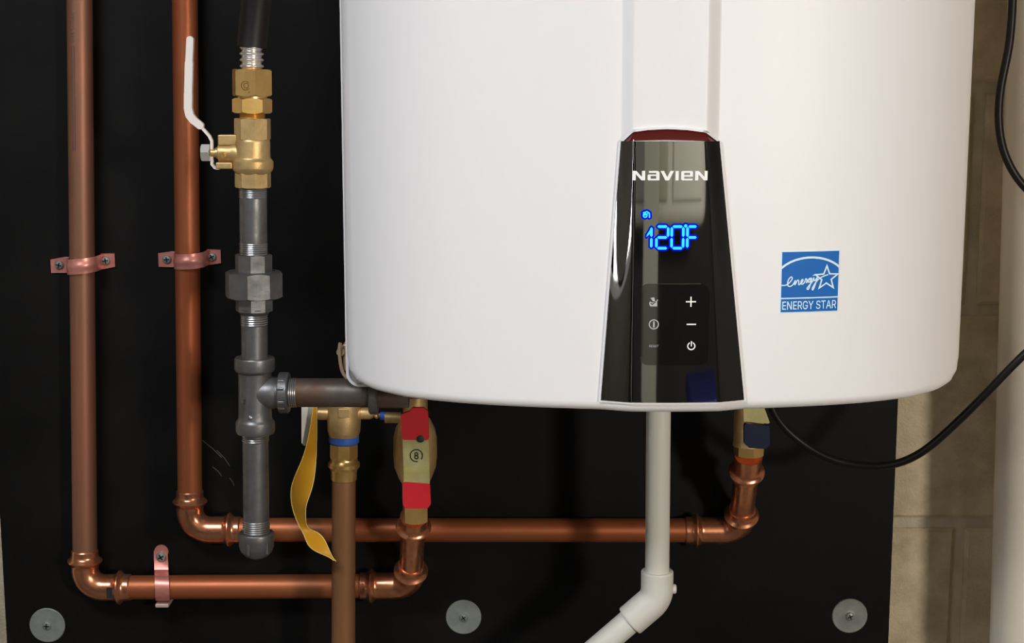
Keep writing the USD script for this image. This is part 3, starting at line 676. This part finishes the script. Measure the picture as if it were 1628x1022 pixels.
t.add('painted_halo', plate(disp.buffer(.0011), -.00005, .0001, None, Yp), 'halo_deep', panel, smooth=False, label='deep blue emissive outline painted as a halo round the figures')  # bloom of the figures painted as a wider glowing outline
t.add('display_digits', plate(disp, -.0001, .0004, None, Yp), 'led_blue', panel, smooth=False, label='glowing blue figures 120°F')
ic = unary_union([Point(6, 5).buffer(4.2).difference(Point(6, 5).buffer(2.0)), LineString([(3, 9.5), (9, 11.5), (13, 9), (13.5, 2)]).buffer(1.2), LineString([(5, 5.5), (10, 8)]).buffer(1.0)])
ip = place(ic, 1020, 335, 1035, 347, 16, 13)
t.add('painted_halo', plate(ip.buffer(.0012), -.00005, .0001, None, Yp), 'halo_deep', panel, smooth=False)  # same painted bloom outline round the icon
t.add('display_icon', plate(ip, -.0001, .0004, None, Yp), 'led_blue', panel, smooth=False, label='glowing blue symbol above the figures')
# touch pad
a_, c_ = on(1016.5, 580, fn=Yp), on(1128, 451, fn=Yp)
padp = sbox(a_[0], a_[2], c_[0], c_[2]).buffer(-.006).buffer(.006, quad_segs=8)
pad = t.add('touch_pad', plate(padp, .0002, .0011, .004, Yp), 'black_pad', panel, smooth=30)
YQ = lambda x, z: Yp(x, z) - .0009
def icon(name, poly, px, py, s, m='print_grey', label=None):
    c0 = on(px, py, fn=YQ); k = mpp(px, py, YF)
    t.add(name, plate(affinity.affine_transform(poly, [s * k, 0, 0, s * k, c0[0], c0[2]]), -.00005, .0003, None, YQ), m, panel, smooth=False, label=label)
icon('plus_symbol', unary_union([sbox(-8, -1.1, 8, 1.1), sbox(-1.1, -8, 1.1, 8)]), 1098.5, 479.5, 1, 'print_white')
icon('minus_symbol', sbox(-7.5, -1.1, 7.5, 1.1), 1099, 515.5, 1, 'print_white')
pw = Point(0, 0).buffer(6.6).difference(Point(0, 0).buffer(4.6)).difference(sbox(-2.2, 1, 2.2, 9)).union(sbox(-1, -.6, 1, 8))
icon('power_symbol', pw, 1099, 550, 1, 'print_white')
icon('info_symbol', unary_union([Point(0, 0).buffer(8).difference(Point(0, 0).buffer(6.3)), sbox(-1.4, -4.8, 1.4, 4.8)]), 1039.5, 515.5, 1)
icon('faucet_symbol', unary_union([Polygon([(-5, 6.5), (1, 7.5), (2.5, 1.5), (-1, 1)]), Polygon([(-7, -3), (-6, 1), (-1, -1), (5.5, 2.4), (6, -7), (-5, -7)]).difference(LineString([(-4, -2), (-2, -4), (3, 0)]).buffer(.7)), Point(6, 3).buffer(1)]), 1039, 480, 1)
tx = meshkit.text_mesh('RESET', 1.0)
def text_poly(s_, height):
    m_ = meshkit.text_mesh(s_, height, depth=.001); tri_ = m_.triangles; z_ = tri_[:, :, 2].min(1); k_ = (z_ > m_.bounds[1][2] - 1e-7)
    return unary_union([Polygon(q[:, :2]).buffer(1e-7) for q in tri_[k_]])
rp = text_poly('RESET', .01); bx = rp.bounds
icon('reset_lettering', affinity.affine_transform(rp, [15 / (bx[2] - bx[0]), 0, 0, 3.6 / (bx[3] - bx[1]), -7.5 - bx[0] * 15 / (bx[2] - bx[0]), -1.8]), 1039.5, 550, 1)
# blue energy label
def stick(poly, m, name, th, parent=None, lab=None):
    return t.add(name, plate(place(poly, 1239.5, 397, 1335.5, 498, 100, 105, fn=Y), 0.0, th, .006, Y), m, parent, smooth=False, label=lab)
lab = stick(sbox(0, 0, 100, 105), 'label_white', 'energy_label', .00025, None, 'square blue label with an arc, a star and lettering')
stick(sbox(1.6, 26.4, 98.4, 103.4), 'label_blue', 'blue_field', .0004, lab)
stick(sbox(1.6, 1.8, 98.4, 24), 'label_blue', 'blue_field', .0004, lab)
clip = sbox(1, 1, 99, 104)
q = np.linspace(0, math.pi, 50); arc = LineString([(50 + 62 * math.cos(a), 50 + 43.5 * math.sin(a)) for a in q]).buffer(1.8).intersection(sbox(1, 60, 99, 104))
sp = [(78 + r_ * math.sin(a), 58 + r_ * math.cos(a)) for i in range(10) for a, r_ in [(i * math.pi / 5, 20.5 if i % 2 == 0 else 8.6)]]
star = unary_union([LineString(sp[1:9]).buffer(1.25, join_style=2), LineString([sp[9], sp[0], sp[1]]).buffer(1.25, join_style=2), LineString([sp[8], (58, 64), sp[9]]).buffer(1.25, join_style=2)])
scr = [(2, 47.5), (8, 47.5), (13, 50), (19, 57), (18.5, 61), (15, 59.5), (12, 53), (12.5, 47), (17, 45.5), (22, 50), (24.5, 55), (24, 48), (28, 55), (30.5, 54), (30.5, 48.5), (33, 49), (37, 53.5), (37.5, 56.5), (35, 55), (34.5, 50), (37.5, 49), (41, 53), (42.5, 57.5), (44.5, 55.5), (44, 51), (47, 55), (52, 58), (49, 58), (46.5, 54), (49, 52), (52.5, 57), (49, 43), (46, 39.5), (46, 43), (54, 53), (56, 59), (57, 54), (61, 58), (62.5, 60), (58, 45), (55, 38.5), (54.5, 42), (62, 54), (70, 60), (80, 63.5)]
from scipy.interpolate import make_interp_spline
sp3 = make_interp_spline(np.arange(len(scr)), np.array(scr, float), 2)(np.linspace(0, len(scr) - 1, 260))
script = LineString(sp3).buffer(1.0)
cutstar = star.union(Polygon(sp).buffer(-1.3).intersection(script))
stick(arc.intersection(clip), 'label_white', 'arc', .0006, lab)
stick(unary_union([star, script]).intersection(clip), 'label_white', 'star_and_script', .0006, lab)
ep = text_poly('ENERGY STAR', .01); bx = ep.bounds
stick(affinity.affine_transform(ep, [92 / (bx[2] - bx[0]), 0, 0, 14 / (bx[3] - bx[1]), 4 - bx[0] * 92 / (bx[2] - bx[0]), 6 - bx[1] * 14 / (bx[3] - bx[1])]).buffer(.15), 'label_white', 'lettering', .0006, lab)

# ------------------------------------------------------------------ relief pipe and its valve, tags
YR = -0.085
mr = mpp(546, 800, YR)
def rv(specs, x_of, y=YR, n=36, rot=0.0):
    pr_ = [(P(x_of(py), py, y), hw * mpp(x_of(py), py, y)) for py, hw in specs]
    A = pr_[0][0]; d = pr_[-1][0] - A; d /= np.linalg.norm(d)
    return lathe(A, d, [(float((p - A) @ d), r) for p, r in pr_], n, rot)
rx = lambda py: 547.0 - (py - 650) * .003
t = T('relief_pipe', 'dull brown vertical drop pipe passing in front of both horizontal copper pipes', 'pipe', P(rx(1060), 1060, YR))
t.add('tube', rv([(752, 18.8), (900, 18.8), (1240, 18.8)], rx, n=40), 'copper_dull')
t.add('press_fitting', [rv([(704, 22.0), (705, 23.5), (724, 23.5), (728, 22)], rx, n=8, rot=math.radians(84 - 22.5 - 45)), rv([(722, 21), (728, 21), (732, 22), (736, 25.5), (741, 25.5), (745, 22.5), (748, 21), (762, 20.5), (763, 19.2)], rx)], 'brass', label='brass collar at the top of the pipe')
t = T('relief_valve', 'brass valve body with a blue ring on top of the brown drop pipe', 'valve', P(rx(705), 705, YR))
t.add('body', [rv([(630, 26), (660, 26.5), (668, 27), (685, 26), (689, 24.5), (693, 23.5), (694, 22)], rx), rbox(P(538, 664, YR - 26 * mr) , P(556, 650, YR - 28 * mr), .0008)], 'brass_cast')
t.add('side_arm', lathe(P(505, 657, YR), (1, 0, 0), [(0, 9.5 * mr), (0.001, 10.5 * mr), (20 * mr, 10.5 * mr), (20.5 * mr, 11.5 * mr), (67 * mr, 11.5 * mr), (68 * mr, 9.5 * mr), (84 * mr, 9.5 * mr), (90 * mr, 6 * mr)], 24), 'brass_cast')
t.add('bleed_screw', [lathe(P(590, 660, YR), (1, 0, 0), [(0, 3.2 * mr), (16 * mr, 3.2 * mr)], 14), trimesh.creation.icosphere(2, 4 * mr).apply_translation(P(599, 662, YR - .004))], 'brass')
t.add('blue_ring', rv([(692, 22.8), (693, 24), (702, 24), (703.5, 22.8)], rx), 'band_blue')
# white card and yellow ribbon tag
t = T('paper_card', 'small white card hanging behind the yellow tag under the iron gas pipe', 'tag', P(490, 648, -.10))
t.add('card', plate(Polygon([P(*q, -.105)[[0, 2]] for q in ((480.5, 640), (499, 640), (497, 670), (488, 706), (484, 707), (480.5, 703))]).buffer(.0006), -.105, .0008), 'tag_white')
t = T('yellow_tag', 'twisted yellow ribbon tag hanging beside the brown drop pipe', 'tag', P(498, 640, -.11))
lf = [(498, 632), (496.5, 655), (491, 690), (480, 731), (465, 768), (462.5, 785), (464, 802), (474, 832), (484, 852), (491, 867), (504, 877), (531, 891)]
rg = [(504, 632), (503.5, 655), (503.5, 690), (502, 735), (499, 762), (494, 782), (487, 803), (486, 822), (491, 840), (506, 847), (519, 864), (534, 892)]
dl = [0, 0, 0, .002, .006, .008, .008, .004, -.002, -.006, -.004, 0]
la = smooth_path([P(*q, -.112 + k) for q, k in zip(lf, dl)], .002); ra = smooth_path([P(*q, -.112 - k) for q, k in zip(rg, dl)], .002)
k = 70
la = np.stack([np.interp(np.linspace(0, 1, k), np.linspace(0, 1, len(la)), la[:, i]) for i in range(3)], 1); ra = np.stack([np.interp(np.linspace(0, 1, k), np.linspace(0, 1, len(ra)), ra[:, i]) for i in range(3)], 1)
v = np.vstack([la + (ra - la) * w + V(0, s_, 0) for s_ in (0, .0006) for w in np.linspace(0, 1, 7)]); ff = []
for s_ in (0, 1):
    for i in range(6):
        for j in range(k - 1):
            p = (s_ * 7 + i) * k + j; q_ = [(p, p + 1, p + k + 1), (p, p + k + 1, p + k)]; ff += q_ if s_ == 0 else [x[::-1] for x in q_]
for i in (0, 6):
    for j in range(k - 1):
        p = i * k + j; ff += [(p, p + 1, p + 7 * k + 1), (p, p + 7 * k + 1, p + 7 * k)]
tm = trimesh.Trimesh(v, ff, process=False); trimesh.repair.fix_normals(tm)
t.add('ribbon', tm, 'tag_yellow', smooth=True)
t.add('ribbon_edge', [sweep(la + V(0, -.0003, 0), .00042, 6), sweep(ra + V(0, -.0003, 0), .00042, 6)], 'tag_edge', label='pale cut edge of the ribbon')

# ------------------------------------------------------------------ isolation valves
def plank(pxs, y, th, m=None, rr=.0012):
    poly = Polygon([P(*q, y)[[0, 2]] for q in pxs]).buffer(-rr).buffer(rr, quad_segs=4)
    return plate(poly, y, th)
YV = -0.088; mv = mpp(660, 740, YV)
t = T('red_valve', 'brass isolation valve with a red-tipped handle above the lower copper pipe', 'valve', P(660, 806, YV))
vx = lambda py: 660.0
t.add('body', [rv([(630, 20), (662, 20), (666, 24), (680, 31), (695, 34.5), (722, 35), (742, 33), (760, 26), (768, 21), (800, 20)], vx, YV), lathe(P(612, 664, YV), (1, 0, 0), [(0, 9 * mv), (26 * mv, 9 * mv)], 24), lathe(P(662, 722, YV), (0, -1, 0), [(0, 14 * mv), (.028, 14 * mv), (.034, 9 * mv), (.043, 9 * mv)], 24)], 'brass_cast')
t.add('drain_cap', lathe(P(604, 661, YV), (1, 0, 0), [(0, 5 * mv), (1 * mv, 6.5 * mv), (9 * mv, 6.5 * mv), (10 * mv, 5 * mv)], 20), 'band_blue', label='small blue cap on the side port')
t.add('end_nut', nut(P(660, 800, YV), P(660, 829, YV) - P(660, 800, YV), np.linalg.norm(P(660, 829, YV) - P(660, 800, YV)), 21 * mv, 6, .3), 'brass')
HY = -0.130
import manifold3d as m3
q0 = [P(642, 744, HY), P(683, 745, HY), P(683.5, 768, HY - .0135), P(642, 766, HY - .0135)]
band = m3.Manifold.hull_points(np.array([p + V(0, dy_, 0) for p in q0 for dy_ in (0, -.0018)]))
hd = t.add('handle', [plank([(640, 692), (682, 692), (683, 747), (642, 746)], HY, .0018), band], 'handle_plate')
t.add('grip', plank([(638, 657), (652, 652), (656, 646.5), (674, 646.5), (681, 652), (682.5, 698), (640, 697)], HY + .0012, .0045, rr=.002), 'vinyl_red', hd)
t.add('grip', plank([(641, 764), (684, 767), (685.5, 799), (680, 806), (646, 806), (641, 800)], HY - .0118, .0048, rr=.002), 'vinyl_red', hd)
em = P(662, 724, HY - .0018); k_ = mpp(662, 724, HY)
e8 = unary_union([Point(0, 2.6).buffer(3.2).difference(Point(0, 2.6).buffer(1.5)), Point(0, -2.6).buffer(3.6).difference(Point(0, -2.6).buffer(1.7)), Point(0, 0).buffer(10.5).difference(Point(0, 0).buffer(8.9)).difference(sbox(2, -12, 12, -6))])
t.add('emblem', plate(affinity.affine_transform(e8, [k_, 0, 0, k_, em[0], em[2]]), HY - .0017, .0007), 'screw_dark', hd, label='dark round emblem')
hc = P(669, 696, HY)
t.add('rivet', lathe(V(hc[0], HY - .003, hc[2]), (0, -1, 0), [(0, 6 * k_), (.0008, 6 * k_), (.0013, 4 * k_)], 20), 'screw_dark', hd)
t = T('blue_valve', 'shaded brass isolation valve with a navy blue handle under the heater', 'valve', P(1190, 718, YV))
vx = lambda py: 1190.0 - (py - 700) * .012
t.add('body', [rv([(600, 22), (652, 22), (656, 23.5), (700, 24), (705, 25), (708, 25)], vx, YV), lathe(P(1196, 668, YV), (0, -1, 0), [(0, 12 * mv), (.034, 12 * mv), (.036, 8 * mv), (.043, 8 * mv)], 24)], 'brass_cast')
t.add('end_nut', nut(P(1191, 701, YV), P(1190, 724, YV) - P(1191, 701, YV), .0125, 24 * mv, 6, .35), 'brass')
hd = t.add('handle', plank([(1181, 640), (1212, 640), (1224, 673), (1182, 669)], HY, .0018), 'handle_plate')
t.add('grip', plank([(1182, 671), (1222, 675), (1222.5, 705), (1216, 711.5), (1190, 710), (1182, 703)], HY + .0012, .0048, rr=.002), 'vinyl_blue', hd)

# ------------------------------------------------------------------ white plastic drain pipe
YD = -0.135
t = T('drain_pipe', 'white plastic drain pipe dropping from under the heater and bending to the lower left', 'pipe', P(1043, 950, YD))
md = mpp(1045, 800, YD)
a_, c_, e_ = P(1047.3, 600, YD), P(1044.5, 950, YD), P(930, 1048, YD - .004)
e_ = along(c_, e_, .30)
t.add('pipe', sweep([a_, along(a_, c_, .08), along(c_, a_, .016)], 19.4 * md, 40), 'pvc')
el_ = fillet([along(c_, a_, 45 * md), c_, along(c_, e_, 58 * md)], .018, .001)
def pf(s_, L_):
    q_ = 26.0
    if s_ < .0007 or s_ > L_ - .0007: q_ = 25
    return q_ * md
t.add('elbow', sweep(el_, pf, 40), 'pvc', label='forty-five degree socket elbow')
t.add('mould_nub', lathe(P(1069, 936, YD), (1, 0, 0), [(0, 8 * md), (4.5 * md, 8 * md), (6 * md, 6.5 * md)], 16), 'pvc')
t.add('pipe', sweep([along(c_, e_, .014), along(c_, e_, .15), e_], 20.3 * md, 40), 'pvc')

# ------------------------------------------------------------------ vent pipe at the right, cord
YVP = -0.075; RV = .0445
p1, p2 = P(1602, 0, YVP), P(1573, 1022, YVP)
q1, q2 = p1 + V(RV * 1.05, 0, 0), p2 + V(RV * 1.05, 0, 0); d = (q2 - q1) / np.linalg.norm(q2 - q1)
t = T('vent_pipe', 'thick cream plastic vent pipe standing at the right edge of the picture', 'pipe', q2 + d * .6)
t.add('pipe', sweep([q1 - d * .55, q1, q2, q2 + d * .6], RV, 64), 'pvc_vent')
cord = [(1618, -160, -.165), (1612, -60, -.165), (1609, 20, -.165), (1603, 80, -.166), (1592, 135, -.167), (1588, 190, -.168), (1597, 243, -.170), (1630, 298, -.172), (1690, 352, -.176), (1722, 430, -.18), (1692, 503, -.18), (1630, 562, -.178), (1575, 618, -.172), (1510, 682, -.16), (1460, 722, -.15), (1420, 738, -.14), (1370, 740, -.13), (1320, 729, -.125), (1270, 700, -.12), (1238, 668, -.12), (1222, 630, -.12)]
t = T('power_cord', 'black power cord looping from under the heater past the cream vent pipe', 'cord', P(1420, 738, -.14))
t.add('cable', sweep(smooth_path([P(*q) for q in cord], .004), 6.4 * mpp(1500, 690, -.16), 16), 'cord_black', smooth=True)

# ------------------------------------------------------------------ lamps of the room, behind the camera
t = T('ceiling_lamp', 'flat rectangular lamp on the ceiling above the camera', 'lamp', (-.60, -1.28, z1))
t.add('housing', [bbox((-.92, -1.45, z1 - .07), (-.905, -1.11, z1 - .001)), bbox((-.295, -1.45, z1 - .07), (-.28, -1.11, z1 - .001)), bbox((-.92, -1.45, z1 - .07), (-.28, -1.435, z1 - .001)), bbox((-.92, -1.125, z1 - .07), (-.28, -1.11, z1 - .001)), bbox((-.92, -1.45, z1 - .06), (-.28, -1.11, z1 - .001))], 'lamp_white')

t = T('globe_lamp', 'white pendant globe lamp right of the camera', 'lamp', (1.07, -1.95, 1.62))
t.add('socket', lathe((1.07, -1.95, 1.73), (0, 0, 1), [(0, .03), (.01, .035), (.05, .03), (.06, .006)], 24), 'lamp_white')
t.add('flex', lathe((1.07, -1.95, 1.79), (0, 0, 1), [(0, .004), (z1 - 1.791, .004)], 10), 'lamp_white')
t = T('added_cabinet', 'pale stand-in cabinet on the far wall, added to be mirrored in the control panel', 'cabinet', (.38, -3.2, 1.2))  # added shape that gives the glossy panel a pale reflection
t.add('body', rbox((.0, -3.395, 1.2), (.76, -3.02, 1.85), .05), 'room_cream')
t.add('door', rbox((.05, -3.03, 1.27), (.37, -3.005, 1.80), .01), 'room_olive'); t.add('door', rbox((.42, -3.03, 1.27), (.71, -3.005, 1.80), .01), 'room_cream')
t = T('added_post', 'square stand-in post in front of the far wall, added to be mirrored in the control panel', 'post', (.12, -3.0, 0))  # added upright, there for the light stripe it reflects in the panel
t.add('post', rbox((.14, -3.0, 0), (.28, -2.9, z1), .01), 'room_olive')
t = T('added_pole', 'thin pale stand-in pole left of the post, added to be mirrored in the control panel', 'pole', (-.42, -2.9, 0))  # added for the thin pale line reflected at the panel's left
t.add('pole', lathe((-.42, -2.9, 0), (0, 0, 1), [(0, .035), (z1, .035)], 24), 'lamp_white')
t = T('added_bin', 'blue stand-in bin at the far wall, added to be mirrored in the control panel', 'bin', (.75, -2.9, 0))  # added for the blue patch reflected low in the panel
t.add('tub', [rbox((.62, -3.1, 0), (.95, -2.75, .78), .03), rbox((.60, -3.12, .76), (.97, -2.73, .82), .012)], 'bin_blue')
